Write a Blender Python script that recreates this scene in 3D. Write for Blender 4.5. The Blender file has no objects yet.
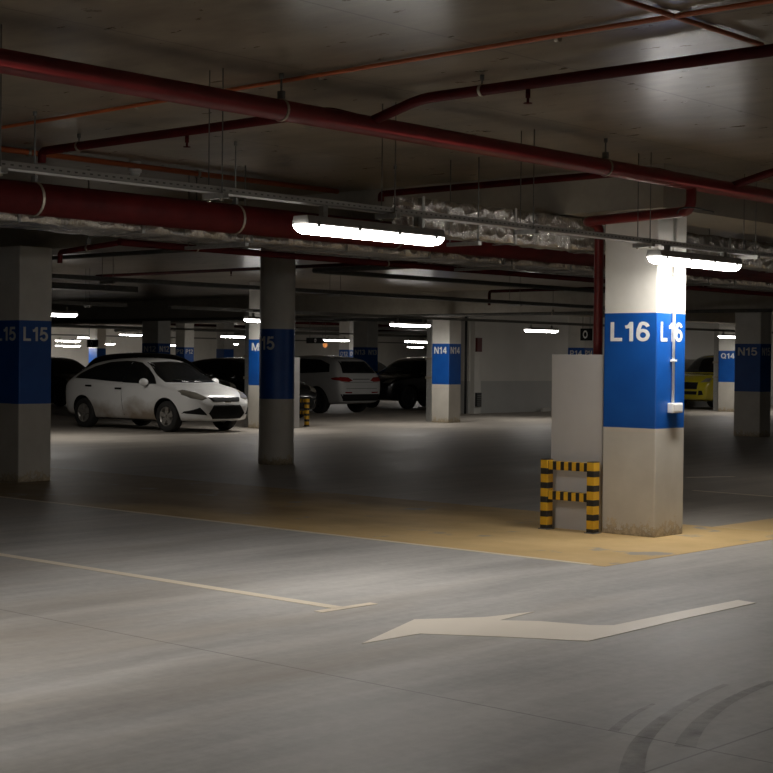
import bpy, bmesh, math, random
from mathutils import Vector, Matrix, noise
from mathutils.bvhtree import BVHTree
random.seed(7)
scene = bpy.context.scene
C = scene.collection
PI = math.pi

# ------------------------------------------------------------------ camera
# room frame: x runs along the beams (numbers), y along the pipes (letters)
EYE, F = 1.48, 1556.0
YAW, PITCH, ROLL = math.radians(42), math.atan(25.5/F), 0.0106
M3 = Matrix.Rotation(YAW, 3, 'Z') @ Matrix.Rotation(PI/2-PITCH, 3, 'X') @ Matrix.Rotation(ROLL, 3, 'Z')
cam = bpy.data.cameras.new('camera')
co = bpy.data.objects.new('camera', cam); C.objects.link(co)
co.matrix_world = Matrix.Translation((0, 0, EYE)) @ M3.to_4x4()
cam.sensor_width = 36; cam.lens = F/773*36
cam.clip_end = 300
scene.camera = co
FW = Vector((-math.sin(YAW), math.cos(YAW)))
RT = Vector((math.cos(YAW), math.sin(YAW)))

def ray(px, py):
    return M3 @ Vector(((px-386.5)/F, -(py-386.5)/F, -1))
def on(px, py, axis, val):
    """point of the photo's ray on the plane x / y / z = val"""
    d = ray(px, py); o = Vector((0, 0, EYE))
    t = (val-o[axis])/d[axis]
    return o+d*t
def gp(px, py, z=0.0): return on(px, py, 2, z)
def at(px, depth):
    """ground point at a depth along the view for image column px near the horizon"""
    d = ray(px, 361+.0106*(px-386)); h = Vector((d.x, d.y)); k = depth/(h.dot(FW))
    return Vector((d.x*k, d.y*k, 0))

# ------------------------------------------------------------------ materials
def mat(name): 
    m = bpy.data.materials.new(name); m.use_nodes = True
    return m, m.node_tree, m.node_tree.nodes['Principled BSDF']
def N(nt, t, **kw):
    n = nt.nodes.new(t)
    for k, v in kw.items():
        if k in n.inputs: n.inputs[k].default_value = v
        else: setattr(n, k, v)
    return n
def ramp(nt, fac, stops, interp='LINEAR'):
    r = nt.nodes.new('ShaderNodeValToRGB'); r.color_ramp.interpolation = interp
    els = r.color_ramp.elements
    while len(els) < len(stops): els.new(.5)
    for e, (p, c) in zip(els, stops):
        e.position = p; e.color = (*c, 1) if len(c) == 3 else c
    nt.links.new(fac, r.inputs['Fac']); return r.outputs['Color']
def coords(nt, scale=(1, 1, 1), space='Object'):
    tc = nt.nodes.new('ShaderNodeTexCoord'); mp = nt.nodes.new('ShaderNodeMapping')
    mp.inputs['Scale'].default_value = scale
    nt.links.new(tc.outputs[space], mp.inputs['Vector']); return mp.outputs['Vector']
def noise_f(nt, scale, detail=5, vec=None, rough=.55):
    n = N(nt, 'ShaderNodeTexNoise', Scale=scale, Detail=detail, Roughness=rough)
    nt.links.new(vec if vec is not None else coords(nt), n.inputs['Vector']); return n.outputs['Fac']
def math_n(nt, op, a, b=None, c=None):
    n = nt.nodes.new('ShaderNodeMath'); n.operation = op
    for i, v in enumerate((a, b, c)):
        if v is None: continue
        if isinstance(v, (int, float)): n.inputs[i].default_value = v
        else: nt.links.new(v, n.inputs[i])
    return n.outputs[0]
def mix(nt, fac, a, b):
    n = nt.nodes.new('ShaderNodeMix'); n.data_type = 'RGBA'
    for sock, v in ((n.inputs[0], fac), (n.inputs[6], a), (n.inputs[7], b)):
        if isinstance(v, tuple): sock.default_value = (*v, 1) if len(v) == 3 else v
        elif isinstance(v, (int, float)): sock.default_value = v
        else: nt.links.new(v, sock)
    return n.outputs[2]
def sep(nt, vec):
    n = nt.nodes.new('ShaderNodeSeparateXYZ'); nt.links.new(vec, n.inputs[0]); return n.outputs
def bump(nt, b, h, strength=.3, dist=.01):
    n = N(nt, 'ShaderNodeBump', Strength=strength, Distance=dist)
    nt.links.new(h, n.inputs['Height']); nt.links.new(n.outputs[0], b.inputs['Normal'])

def simple(name, col, rough=.5, metal=0, var=.15, scale=8, spec=.5, coat=0):
    m, nt, b = mat(name)
    f = noise_f(nt, scale)
    d = tuple(c*(1-var) for c in col); u = tuple(min(1, c*(1+var)) for c in col)
    nt.links.new(ramp(nt, f, [(.3, d), (.7, u)]), b.inputs['Base Color'])
    b.inputs['Roughness'].default_value = rough; b.inputs['Metallic'].default_value = metal
    b.inputs['Specular IOR Level'].default_value = spec
    b.inputs['Coat Weight'].default_value = coat; b.inputs['Coat Roughness'].default_value = .05
    return m

M = {}
M['red_pipe'] = simple('red pipe enamel', (.16, .014, .014), .38, 0, .2, 5)
M['dark_red_pipe'] = simple('dusty red pipe enamel', (.062, .005, .005), .6, 0, .3, 4, .12)
M['galv'] = simple('galvanized steel', (.42, .42, .40), .42, .7, .2, 30)
M['dull_steel'] = simple('dull grey steel', (.15, .15, .14), .55, 0, .2, 20)
M['zinc'] = simple('zinc clamp', (.42, .38, .31), .45, .8, .1, 30)
M['orange'] = simple('orange conduit', (.42, .10, .03), .5, 0, .15, 6)
M['white_plastic'] = simple('white plastic', (.75, .74, .71), .4, 0, .04, 10)
M['lamp_grey'] = simple('grey lamp housing', (.30, .29, .27), .5, 0, .1, 12)
M['black_plastic'] = simple('black plastic', (.010, .010, .010), .7, 0, .2, 10, .15)
M['rubber'] = simple('tyre rubber', (.016, .015, .014), .8, 0, .3, 12)
M['rim'] = simple('alloy rim', (.34, .32, .29), .4, .6, .2, 14)
M['dark_rim'] = simple('dark rim', (.06, .06, .06), .4, .6, .2, 14)
M['letter'] = simple('white sign paint', (.72, .72, .70), .5, 0, .06, 20)
M['chrome'] = simple('chrome', (.7, .7, .7), .12, 1, .05, 10)
M['dark_metal'] = simple('dark metal', (.05, .05, .052), .5, .5, .2, 20)
M['hydrant_red'] = simple('red cabinet enamel', (.10, .012, .01), .4, 0, .1, 6)
M['cable'] = simple('black cable sheath', (.02, .02, .02), .5, 0, .1, 6)
M['pale_cover'] = simple('pale grey cover board', (.50, .485, .475), .45, 0, .05, 2.5)

def glass_dark(name, col=(.006, .007, .008), rough=.06):
    m, nt, b = mat(name)
    f = noise_f(nt, 3)
    nt.links.new(ramp(nt, f, [(.3, col), (.8, tuple(c*1.7 for c in col))]), b.inputs['Base Color'])
    b.inputs['Roughness'].default_value = rough; b.inputs['Specular IOR Level'].default_value = .6
    return m
M['glass'] = glass_dark('tinted car glass')
M['headlamp'] = glass_dark('headlamp lens', (.13, .12, .10), .1)
M['tail_red'] = glass_dark('tail lamp lens', (.16, .008, .008), .15)

def emit(name, col, strength):
    m, nt, b = mat(name)
    f = noise_f(nt, 2, 1)
    c = ramp(nt, f, [(0, col), (1, tuple(x*.97 for x in col))])
    nt.links.new(c, b.inputs['Emission Color']); b.inputs['Base Color'].default_value = (.8, .8, .8, 1)
    b.inputs['Emission Strength'].default_value = strength
    return m
M['lamp_glow'] = emit('lit lamp diffuser underside', (1.0, .955, .89), 106)
M['lamp_side'] = emit('lit lamp diffuser flank', (1.0, .965, .92), 12)
M['orange_glow'] = emit('orange signal lamp', (1.0, .32, .05), .6)

def column_mat(name, tint=1.0):
    m, nt, b = mat(name)
    v = coords(nt); z = sep(nt, v)[2]
    n1 = noise_f(nt, 3.0); n2 = noise_f(nt, 13, 9, rough=.78); n3 = noise_f(nt, 1.1, 2)
    white = ramp(nt, n1, [(.3, (.62, .60, .55)), (.7, (.74, .72, .67))])
    low = ramp(nt, n1, [(.3, (.47, .44, .385)), (.7, (.56, .53, .47))])
    blue = ramp(nt, n1, [(.3, (.003, .062, .29)), (.7, (.005, .085, .37))])
    # scraped, bare concrete along the foot
    h = math_n(nt, 'ADD', math_n(nt, 'MULTIPLY', z, -4.5), 1.05)
    msk = ramp(nt, math_n(nt, 'ADD', h, math_n(nt, 'MULTIPLY', math_n(nt, 'SUBTRACT', n2, .5), 3.2)), [(.6, (0, 0, 0)), (.72, (1, 1, 1))])
    dirt = ramp(nt, n2, [(.35, (.17, .125, .075)), (.60, (.50, .42, .30))])
    scuff = ramp(nt, math_n(nt, 'MULTIPLY', noise_f(nt, 6.5, 6, rough=.75), math_n(nt, 'LESS_THAN', z, .6)), [(.66, (0, 0, 0)), (.72, (.5, .5, .5))])
    low = mix(nt, scuff, low, (.24, .21, .17))
    low = mix(nt, msk, low, dirt)
    c = mix(nt, math_n(nt, 'GREATER_THAN', z, .928), low, blue)
    c = mix(nt, math_n(nt, 'GREATER_THAN', z, 1.915), c, white)
    nt.links.new(c, b.inputs['Base Color'])
    b.inputs['Roughness'].default_value = .42
    bump(nt, b, noise_f(nt, 40, 4), .12, .004)
    return m
M['column'] = column_mat('column paint')

def concrete(name, a, c, rough, scale=1.2, streak=(1, 1, 1), seam=None, bmp=.15, spec=.5):
    m, nt, b = mat(name)
    v = coords(nt, streak)
    n1 = noise_f(nt, scale, 8, v, .6); n2 = noise_f(nt, scale*9, 6, v)
    f = math_n(nt, 'ADD', math_n(nt, 'MULTIPLY', n1, .7), math_n(nt, 'MULTIPLY', n2, .3))
    n3 = noise_f(nt, scale*3.3, 7, v, .7)
    f = math_n(nt, 'ADD', math_n(nt, 'MULTIPLY', f, .55), math_n(nt, 'MULTIPLY', n3, .45))
    col = ramp(nt, f, [(.36, a), (.64, c)])
    b.inputs['Specular IOR Level'].default_value = spec
    if seam:
        px, py = seam
        xyz = sep(nt, coords(nt))
        def line(co_, period, off, w):
            fr = math_n(nt, 'FRACT', math_n(nt, 'DIVIDE', math_n(nt, 'ADD', co_, off), period))
            return math_n(nt, 'LESS_THAN', fr, w/period)
        s = math_n(nt, 'MAXIMUM', line(xyz[0], *px), line(xyz[1], *py))
        s = math_n(nt, 'MULTIPLY', s, .7)
        col = mix(nt, s, col, tuple(x*.35 for x in a))
    nt.links.new(col, b.inputs['Base Color'])
    r = ramp(nt, n2, [(.3, (rough*.94,)*3), (.7, (rough*1.06,)*3)])
    nt.links.new(r, b.inputs['Roughness'])
    bump(nt, b, n2, bmp, .004)
    return m
M['ceiling'] = concrete('board formed ceiling concrete', (.11, .088, .06), (.30, .25, .185),  .29, .9, (.6, 1.4, 1), ((1.22, 90.6, .016), (6.1, 91, .016)), .035, .36)
M['beam'] = concrete('painted beam concrete', (.32, .295, .245), (.42, .39, .33), .6, 1.5)
M['wall_white'] = concrete('white wall paint', (.60, .58, .53), (.70, .68, .63), .6, .6)

def wall_mat():
    m, nt, b = mat('two tone wall paint')
    z = sep(nt, coords(nt))[2]; n1 = noise_f(nt, .7)
    hi = ramp(nt, n1, [(.3, (.60, .58, .53)), (.7, (.70, .68, .63))])
    lo = ramp(nt, n1, [(.3, (.42, .42, .40)), (.7, (.50, .50, .475))])
    nt.links.new(mix(nt, math_n(nt, 'GREATER_THAN', z, .93), lo, hi), b.inputs['Base Color'])
    b.inputs['Roughness'].default_value = .5
    return m
M['wall_two'] = wall_mat()

def floor_mat():
    m, nt, b = mat('polished concrete floor')
    vs = coords(nt, (1.7, .22, 1)); v = coords(nt)
    st = noise_f(nt, 1.5, 9, vs, .66); big = noise_f(nt, .16, 4, v); fine = noise_f(nt, 14, 6, v, .7)
    st2 = noise_f(nt, .55, 5, coords(nt, (1.2, .22, 1)), .6)
    grey = ramp(nt, math_n(nt, 'ADD', math_n(nt, 'MULTIPLY', st, .75), math_n(nt, 'MULTIPLY', fine, .25)),
                [(.32, (.27, .262, .254)), (.50, (.40, .389, .375)), (.68, (.53, .515, .495))])
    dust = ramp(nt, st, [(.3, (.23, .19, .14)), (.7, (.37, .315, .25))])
    msk = ramp(nt, math_n(nt, 'ADD', math_n(nt, 'MULTIPLY', st2, .65), math_n(nt, 'MULTIPLY', big, .35)), [(.50, (0, 0, 0)), (.66, (.7, .7, .7))])
    xyz = sep(nt, v)
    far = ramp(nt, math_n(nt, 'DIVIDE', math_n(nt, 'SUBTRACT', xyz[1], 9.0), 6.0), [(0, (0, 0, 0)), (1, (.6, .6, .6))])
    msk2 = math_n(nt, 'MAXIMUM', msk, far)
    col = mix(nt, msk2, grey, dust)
    def line(c, period, off, w):
        fr = math_n(nt, 'FRACT', math_n(nt, 'DIVIDE', math_n(nt, 'ADD', c, off), period))
        return math_n(nt, 'LESS_THAN', fr, w/period)
    s = math_n(nt, 'MAXIMUM', line(xyz[0], 8.5, 88.055, .012), line(xyz[1], 8.5, 79.75, .012))
    col = mix(nt, math_n(nt, 'MULTIPLY', s, .5), col, (.09, .085, .08))
    nt.links.new(col, b.inputs['Base Color'])
    nt.links.new(ramp(nt, st, [(.3, (.46,)*3), (.7, (.62,)*3)]), b.inputs['Roughness'])
    b.inputs['Specular IOR Level'].default_value = .22
    bump(nt, b, st, .06, .01)
    return m
M['floor'] = floor_mat()

def paint_mat(name, a, c, under, wear):
    m, nt, b = mat(name)
    v = coords(nt, (1, .5, 1)); n1 = noise_f(nt, 2.0, 7, v, .62); n2 = noise_f(nt, 1.0, 4, v)
    col = mix(nt, ramp(nt, n1, [(wear, (0, 0, 0)), (wear+.07, (1, 1, 1))]), ramp(nt, n2, [(.3, a), (.7, c)]), under)
    nt.links.new(col, b.inputs['Base Color']); b.inputs['Roughness'].default_value = .45
    return m
M['zone_yellow'] = paint_mat('worn yellow floor paint', (.50, .35, .16), (.64, .46, .23), (.36, .325, .28), .60)
M['zone_tan'] = paint_mat('dusty ochre floor paint', (.28, .20, .105), (.40, .29, .15), (.27, .235, .19), .56)
def zone_mat():
    m, nt, b = mat('yellow floor paint turning brown')
    v = coords(nt); x = sep(nt, v)[0]
    n1 = noise_f(nt, 1.6, 7, v, .62); n2 = noise_f(nt, .5, 4, coords(nt, (.6, 1.2, 1)))
    yel = ramp(nt, n1, [(.3, (.50, .35, .16)), (.7, (.64, .46, .23))]); brn = ramp(nt, n1, [(.3, (.20, .145, .085)), (.7, (.33, .25, .15))])
    k = math_n(nt, 'ADD', math_n(nt, 'DIVIDE', math_n(nt, 'SUBTRACT', -8.6, x), 5.0), math_n(nt, 'MULTIPLY', math_n(nt, 'SUBTRACT', n2, .5), 1.8))  # tone shifts from yellow to darker brown towards the left, broken by noise
    c = mix(nt, ramp(nt, k, [(.1, (0, 0, 0)), (.8, (1, 1, 1))]), yel, brn)
    c = mix(nt, ramp(nt, noise_f(nt, 1.9, 6, v, .6), [(.60, (0, 0, 0)), (.66, (1, 1, 1))]), c, (.33, .30, .26))
    nt.links.new(c, b.inputs['Base Color']); b.inputs['Roughness'].default_value = .55; b.inputs['Specular IOR Level'].default_value = .22
    return m
M['zone'] = zone_mat()
M['line_white'] = paint_mat('worn cream line paint', (.66, .58, .46), (.76, .68, .55), (.42, .35, .25), .64)
M['arrow_cream'] = paint_mat('cream arrow paint', (.76, .69, .59), (.86, .79, .69), (.56, .49, .39), .66)

def tyre_mark_mat():
    m, nt, b = mat('tyre scuff rubber')
    b.inputs['Base Color'].default_value = (.035, .03, .028, 1); b.inputs['Roughness'].default_value = .6
    n = noise_f(nt, 5, 6, coords(nt, (1, 1, 1)), .7)
    nt.links.new(ramp(nt, n, [(.33, (.04,)*3), (.72, (.38,)*3)]), b.inputs['Alpha'])
    return m
M['tyre_mark'] = tyre_mark_mat()

def stripes(name, axis, period, duty, off=0.0):
    m, nt, b = mat(name)
    c = sep(nt, coords(nt))[axis]
    fr = math_n(nt, 'FRACT', math_n(nt, 'DIVIDE', math_n(nt, 'ADD', c, 10+off), period))
    y = ramp(nt, noise_f(nt, 9), [(.3, (.62, .34, .014)), (.7, (.74, .43, .025))])
    k = ramp(nt, noise_f(nt, 9), [(.3, (.012, .011, .010)), (.7, (.03, .028, .025))])
    nt.links.new(mix(nt, math_n(nt, 'LESS_THAN', fr, duty), y, k), b.inputs['Base Color'])
    b.inputs['Roughness'].default_value = .5
    return m
M['stripe_post'] = stripes('yellow black post bands', 2, .126, .42, .092)
M['stripe_bar'] = stripes('yellow black bar bands', 0, .083, .47)

def tray_mat():
    m, nt, b = mat('perforated galvanized tray')
    v = coords(nt); xyz = sep(nt, v)
    fr = math_n(nt, 'FRACT', math_n(nt, 'DIVIDE', math_n(nt, 'ADD', xyz[1], 50.0), .05))
    a = math_n(nt, 'LESS_THAN', math_n(nt, 'ABSOLUTE', math_n(nt, 'SUBTRACT', fr, .5)), .2)
    zz = math_n(nt, 'LESS_THAN', math_n(nt, 'ABSOLUTE', math_n(nt, 'SUBTRACT', xyz[2], .018)), .0045)
    s = math_n(nt, 'MULTIPLY', a, zz)
    base = ramp(nt, noise_f(nt, 6, 5, coords(nt, (1, .3, 1))), [(.3, (.38, .38, .365)), (.7, (.54, .535, .515))])
    nt.links.new(mix(nt, s, base, (.16, .16, .155)), b.inputs['Base Color'])
    b.inputs['Metallic'].default_value = .1; b.inputs['Roughness'].default_value = .5
    return m
M['tray'] = tray_mat()

def foil_mat():
    m, nt, b = mat('crinkled foil lagging')
    v = coords(nt, (1, .8, 1))
    n1 = noise_f(nt, 8, 6, coords(nt, (1, 2.4, .7)), .6)
    vo = N(nt, 'ShaderNodeTexVoronoi', Scale=9.0); nt.links.new(v, vo.inputs['Vector'])
    xyz = sep(nt, coords(nt))
    fr = math_n(nt, 'FRACT', math_n(nt, 'DIVIDE', math_n(nt, 'ADD', xyz[1], 50.0), 1.2))
    tape = math_n(nt, 'LESS_THAN', fr, .06)
    col = ramp(nt, n1, [(.3, (.55, .52, .48)), (.7, (.85, .82, .77))])
    nt.links.new(mix(nt, tape, col, (.5, .49, .47)), b.inputs['Base Color'])
    b.inputs['Metallic'].default_value = .92; b.inputs['Roughness'].default_value = .24
    bump(nt, b, math_n(nt, 'ADD', n1, math_n(nt, 'MULTIPLY', vo.outputs['Distance'], .9)), 1.0, .05)
    return m
M['foil'] = foil_mat()

def car_paint(name, col, dirt=0.0, rough=.25, coat=.6):
    m, nt, b = mat(name)
    f = noise_f(nt, 4)
    c = ramp(nt, f, [(.3, tuple(x*.95 for x in col)), (.7, col)])
    if dirt:
        v = coords(nt); xyz = sep(nt, v)
        n = noise_f(nt, 1.3, 4, coords(nt, (1, 1, 1.2)), .5)
        low = math_n(nt, 'SUBTRACT', .98, math_n(nt, 'MULTIPLY', xyz[2], 1.25))
        k = math_n(nt, 'ADD', low, math_n(nt, 'MULTIPLY', math_n(nt, 'SUBTRACT', n, .5), 1.5))
        k = math_n(nt, 'SUBTRACT', k, math_n(nt, 'MULTIPLY', math_n(nt, 'MAXIMUM', math_n(nt, 'SUBTRACT', xyz[0], 1.1), 0), .6))
        c = mix(nt, ramp(nt, k, [(.25, (0, 0, 0)), (.75, (dirt,)*3)]), c, (.20, .135, .07))
    nt.links.new(c, b.inputs['Base Color']); b.inputs['Roughness'].default_value = rough
    b.inputs['Coat Weight'].default_value = coat; b.inputs['Coat Roughness'].default_value = .06
    return m
M['white_paint'] = car_paint('white car paint', (.74, .74, .73), .85)
M['white_paint_clean'] = car_paint('pale car paint', (.45, .45, .445), 0)
M['black_paint'] = car_paint('black car paint', (.006, .006, .007))
M['dark_paint'] = car_paint('dark grey car paint', (.013, .013, .014))
M['yellow_paint'] = car_paint('yellow car paint', (.34, .29, .012))
M['silver_paint'] = car_paint('silver car paint', (.45, .45, .45))

# ------------------------------------------------------------------ mesh helpers
class MB:
    def __init__(self): self.bm = bmesh.new(); self.mi = 0
    def quad_faces(self, vs, fs):
        v = [self.bm.verts.new(p) for p in vs]
        for f in fs:
            try: self.bm.faces.new([v[i] for i in f]).material_index = self.mi
            except ValueError: pass
        return v
    def box(self, x0, x1, y0, y1, z0, z1, bev=0):
        x0, x1 = min(x0, x1), max(x0, x1); y0, y1 = min(y0, y1), max(y0, y1); z0, z1 = min(z0, z1), max(z0, z1)
        v = self.quad_faces([(x0, y0, z0), (x1, y0, z0), (x1, y1, z0), (x0, y1, z0), (x0, y0, z1), (x1, y0, z1), (x1, y1, z1), (x0, y1, z1)],
            [(3, 2, 1, 0), (4, 5, 6, 7), (0, 1, 5, 4), (1, 2, 6, 5), (2, 3, 7, 6), (3, 0, 4, 7)])
        if bev:
            es = list({e for w in v for e in w.link_edges})
            bmesh.ops.bevel(self.bm, geom=es, offset=bev, segments=2, affect='EDGES', profile=.5)
        return self
    def tube(self, pts, r, seg=14, caps=True, rs=None):
        pts = [Vector(p) for p in pts]; rings = []; prev = None
        for i, p in enumerate(pts):
            a = pts[max(0, i-1)]; c = pts[min(len(pts)-1, i+1)]
            d = (c-a).normalized()
            if prev is None:
                n = d.orthogonal().normalized()
            else:
                n = (prev-d*prev.dot(d)).normalized()
            prev = n; bn = d.cross(n); rr = rs[i] if rs else r
            rings.append([self.bm.verts.new(p+(n*math.cos(2*PI*k/seg)+bn*math.sin(2*PI*k/seg))*rr) for k in range(seg)])
        for a, c in zip(rings, rings[1:]):
            for k in range(seg):
                f = self.bm.faces.new((a[k], a[(k+1) % seg], c[(k+1) % seg], c[k])); f.smooth = True; f.material_index = self.mi
        if caps:
            self.bm.faces.new(rings[0][::-1]).material_index = self.mi; self.bm.faces.new(rings[-1]).material_index = self.mi
        return self
    def lathe(self, prof, center=(0, 0, 0), axis='Z', seg=32):
        cx = Vector(center); rings = []
        for r, h in prof:
            ring = []
            for k in range(seg):
                a = 2*PI*k/seg
                if axis == 'Z': p = Vector((r*math.cos(a), r*math.sin(a), h))
                elif axis == 'Y': p = Vector((r*math.cos(a), h, r*math.sin(a)))
                else: p = Vector((h, r*math.cos(a), r*math.sin(a)))
                ring.append(self.bm.verts.new(cx+p))
            rings.append(ring)
        for a, c in zip(rings, rings[1:]):
            for k in range(seg):
                f = self.bm.faces.new((a[k], a[(k+1) % seg], c[(k+1) % seg], c[k])); f.smooth = True; f.material_index = self.mi
        return self, rings
    def prism(self, poly, z0, z1):
        a = [self.bm.verts.new((x, y, z0)) for x, y in poly]; c = [self.bm.verts.new((x, y, z1)) for x, y in poly]
        n = len(poly)
        self.bm.faces.new(c).material_index = self.mi; self.bm.faces.new(a[::-1]).material_index = self.mi
        for i in range(n): self.bm.faces.new((a[i], a[(i+1) % n], c[(i+1) % n], c[i])).material_index = self.mi
        return self
    def build(self, name, m, parent=None, org=None, loc=None):
        """verts are in world coordinates when org is given (they become local to it)"""
        if org is not None: bmesh.ops.translate(self.bm, verts=self.bm.verts, vec=-Vector(org))
        bmesh.ops.recalc_face_normals(self.bm, faces=self.bm.faces)
        me = bpy.data.meshes.new(name); self.bm.to_mesh(me); self.bm.free()
        for mm in (m if isinstance(m, (list, tuple)) else [m]): me.materials.append(mm)
        o = bpy.data.objects.new(name, me); C.objects.link(o)
        if parent is not None: o.parent = parent
        elif loc is not None: o.location = loc
        elif org is not None: o.location = org
        return o

def tag(o, label, cat, group=None, kind=None):
    o['label'] = label; o['category'] = cat
    if group: o['group'] = group
    if kind: o['kind'] = kind
    return o
def thing(name, loc, label, cat, group=None, rz=0):
    o = bpy.data.objects.new(name, None); o.empty_display_size = .2; C.objects.link(o)
    o.location = loc; o.rotation_euler = (0, 0, rz)
    return tag(o, label, cat, group)
KIDS = {}
def copy_tree(o, loc=None, parent=None, label=None, group=None):
    c = o.copy(); C.objects.link(c)
    if parent is not None: c.parent = parent
    if loc is not None: c.location = loc
    if label: c['label'] = label
    if group: c['group'] = group
    for ch in [x for x in bpy.data.objects if x.parent == o]: copy_tree(ch, parent=c)
    return c
def struct(name, mb, m, parent=None, org=(0, 0, 0)):
    o = mb.build(name, m, parent, org=org)
    if parent is None: o['kind'] = 'structure'; o['category'] = name.split('_')[0]
    return o
def bend(pts, r=.12, n=5):
    """polyline with rounded corners"""
    pts = [Vector(p) for p in pts]; out = [pts[0]]
    for a, b, c in zip(pts, pts[1:], pts[2:]):
        d1 = (a-b).normalized(); d2 = (c-b).normalized()
        rr = min(r, (a-b).length*.45, (c-b).length*.45)
        p0 = b+d1*rr; p1 = b+d2*rr
        for i in range(n+1):
            t = i/n; out.append(p0*(1-t)**2+b*2*t*(1-t)+p1*t*t)
    out.append(pts[-1]); return out

# ------------------------------------------------------------------ setting
CEIL = 3.16
XW, XE, YS, YN = -63.0, 14.0, -7.0, 80.0
fl = struct('floor', MB().box(XW, XE, YS, YN, -.2, 0), M['floor'])
tag(fl, 'dusty polished grey concrete garage floor', 'floor')
ce = struct('ceiling', MB().box(XW, XE, YS, YN, CEIL, CEIL+.3), M['ceiling'])
tag(ce, 'dark board-formed concrete ceiling slab', 'ceiling')
def trim(n, label, *b):
    return tag(struct(f'trim_{n}', MB().box(*b), M['beam']), label, 'beam')
trim(1, 'concrete beam running left from the column lettered L16', XW, -7.03, 11.25, 11.92, 2.79, CEIL)
trim(2, 'concrete beam running right and away over the column lettered L16', -7.75, -7.03, 11.92, 28.7, 2.79, CEIL)
trim(3, 'deep concrete beam crossing the middle distance over the column lettered N14', XW, XE, 28.75, 29.4, 2.62, CEIL)
trim(4, 'concrete beam running away above the column lettered N14', -24.6, -24.0, 29.4, 44.6, 2.75, CEIL)
wy0 = 34.6
wr = struct('wall_right', MB().box(-28.4, -28.0, wy0, YN, 0, CEIL), M['wall_two']); tag(wr, 'white wall with grey dado behind the column lettered N14', 'wall')
wb = struct('wall_back', MB().box(XW-.3, XW, YS, YN, 0, CEIL), M['wall_white']); tag(wb, 'pale far end wall of the garage', 'wall')
wf = struct('wall_far', MB().box(XW, -28.4, YN, YN+.3, 0, CEIL), M['wall_white']); tag(wf, 'pale wall closing the distance beyond the parked cars', 'wall')

# painted markings, parts of the floor
def marking(name, poly, m, label=None, z=.002):
    o = MB().prism(poly, 0.0005, z).build(name, m, fl)
    if label: o['label'] = label
    return o
Z0, Z1 = 9.47, 12.5
marking('painted_zone', [(-6.37, Z0), (-6.37, Z1), (-40, Z1), (-40, Z0)], M['zone'], 'worn yellow painted strip, brown towards the left')
marking('painted_zone', [(-6.37, Z1), (-6.37, 30), (-7.25, 30), (-7.25, Z1)], M['zone_yellow'], 'yellow painted strip running away right')
def strip(p, q, w):
    p, q = Vector(p[:2]), Vector(q[:2]); n = (q-p).normalized(); n = Vector((-n.y, n.x))*w/2
    return [tuple(p-n), tuple(q-n), tuple(q+n), tuple(p+n)]
marking('parking_line', strip((-6.5, Z0+.02), (-16, Z0+.02), .06), M['line_white'], 'thin cream edge line of the yellow zone', .003)
a = gp(0, 555); b2 = gp(342, 608)
marking('parking_line', strip((-22, a.y), (b2.x, (a.y+b2.y)/2), .09), M['line_white'], 'long cream line across the grey floor', .003)
marking('parking_line', strip(gp(318, 612), gp(374, 603.5), .07), M['line_white'], 'short worn cross tick at the end of the line', .003)
arrow_px = [(361.5, 644), (414.4, 619.7), (484, 617.5), (534.5, 612), (500, 620.6), (540, 621.5), (590, 625.5), (613.6, 625.6), (680, 611.8), (738, 600.3), (756, 603.2), (690, 617.6), (613.6, 635.6), (588, 641.5), (500, 637), (419.6, 634)]
marking('direction_arrow', [tuple(gp(*p)[:2]) for p in arrow_px], M['arrow_cream'], 'cream bent direction arrow', .003)
marking('parking_line', strip(gp(686, 477.5), gp(734, 476.5), .07), M['line_white'], 'short pale line beyond column L16', .003)
marking('parking_line', strip(gp(693, 490.5), gp(790, 498), .06), M['line_white'], 'pale line at right beyond column L16', .003)
def ribbon(pix, w0, w1):
    mb = MB(); L = []
    n = len(pix)*6
    P = [gp(*p) for p in pix]
    def cr(t):
        i = min(int(t), len(P)-2); u = t-i
        a, b, c, d = P[max(0, i-1)], P[i], P[i+1], P[min(len(P)-1, i+2)]
        return .5*((2*b)+(c-a)*u+(2*a-5*b+4*c-d)*u*u+(3*b-a-3*c+d)*u**3)
    pts = [cr(k/(n-1)*(len(P)-1)) for k in range(n)]
    vs = []
    for k, p in enumerate(pts):
        d = (pts[min(n-1, k+1)]-pts[max(0, k-1)]).normalized(); nn = Vector((-d.y, d.x, 0))
        w = (w0+(w1-w0)*k/(n-1))/2
        vs += [p+nn*w+Vector((0, 0, .0035)), p-nn*w+Vector((0, 0, .0035))]
    mb.quad_faces(vs, [(2*k, 2*k+1, 2*k+3, 2*k+2) for k in range(n-1)])
    return mb
for pix, w0, w1 in (([(613, 732), (624, 722), (637, 713), (654, 704.5)], .045, .02),
                    ([(630, 790), (633, 765), (640, 745), (655, 727), (676, 711), (700, 697), (726, 685)], .10, .03),
                    ([(685, 748), (690, 737), (702, 722), (722, 706), (746, 693), (773, 682)], .085, .045)):
    ribbon(pix, w0, w1).build('tyre_mark', M['tyre_mark'], fl)['label'] = 'curved dark tyre scuff'

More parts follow.
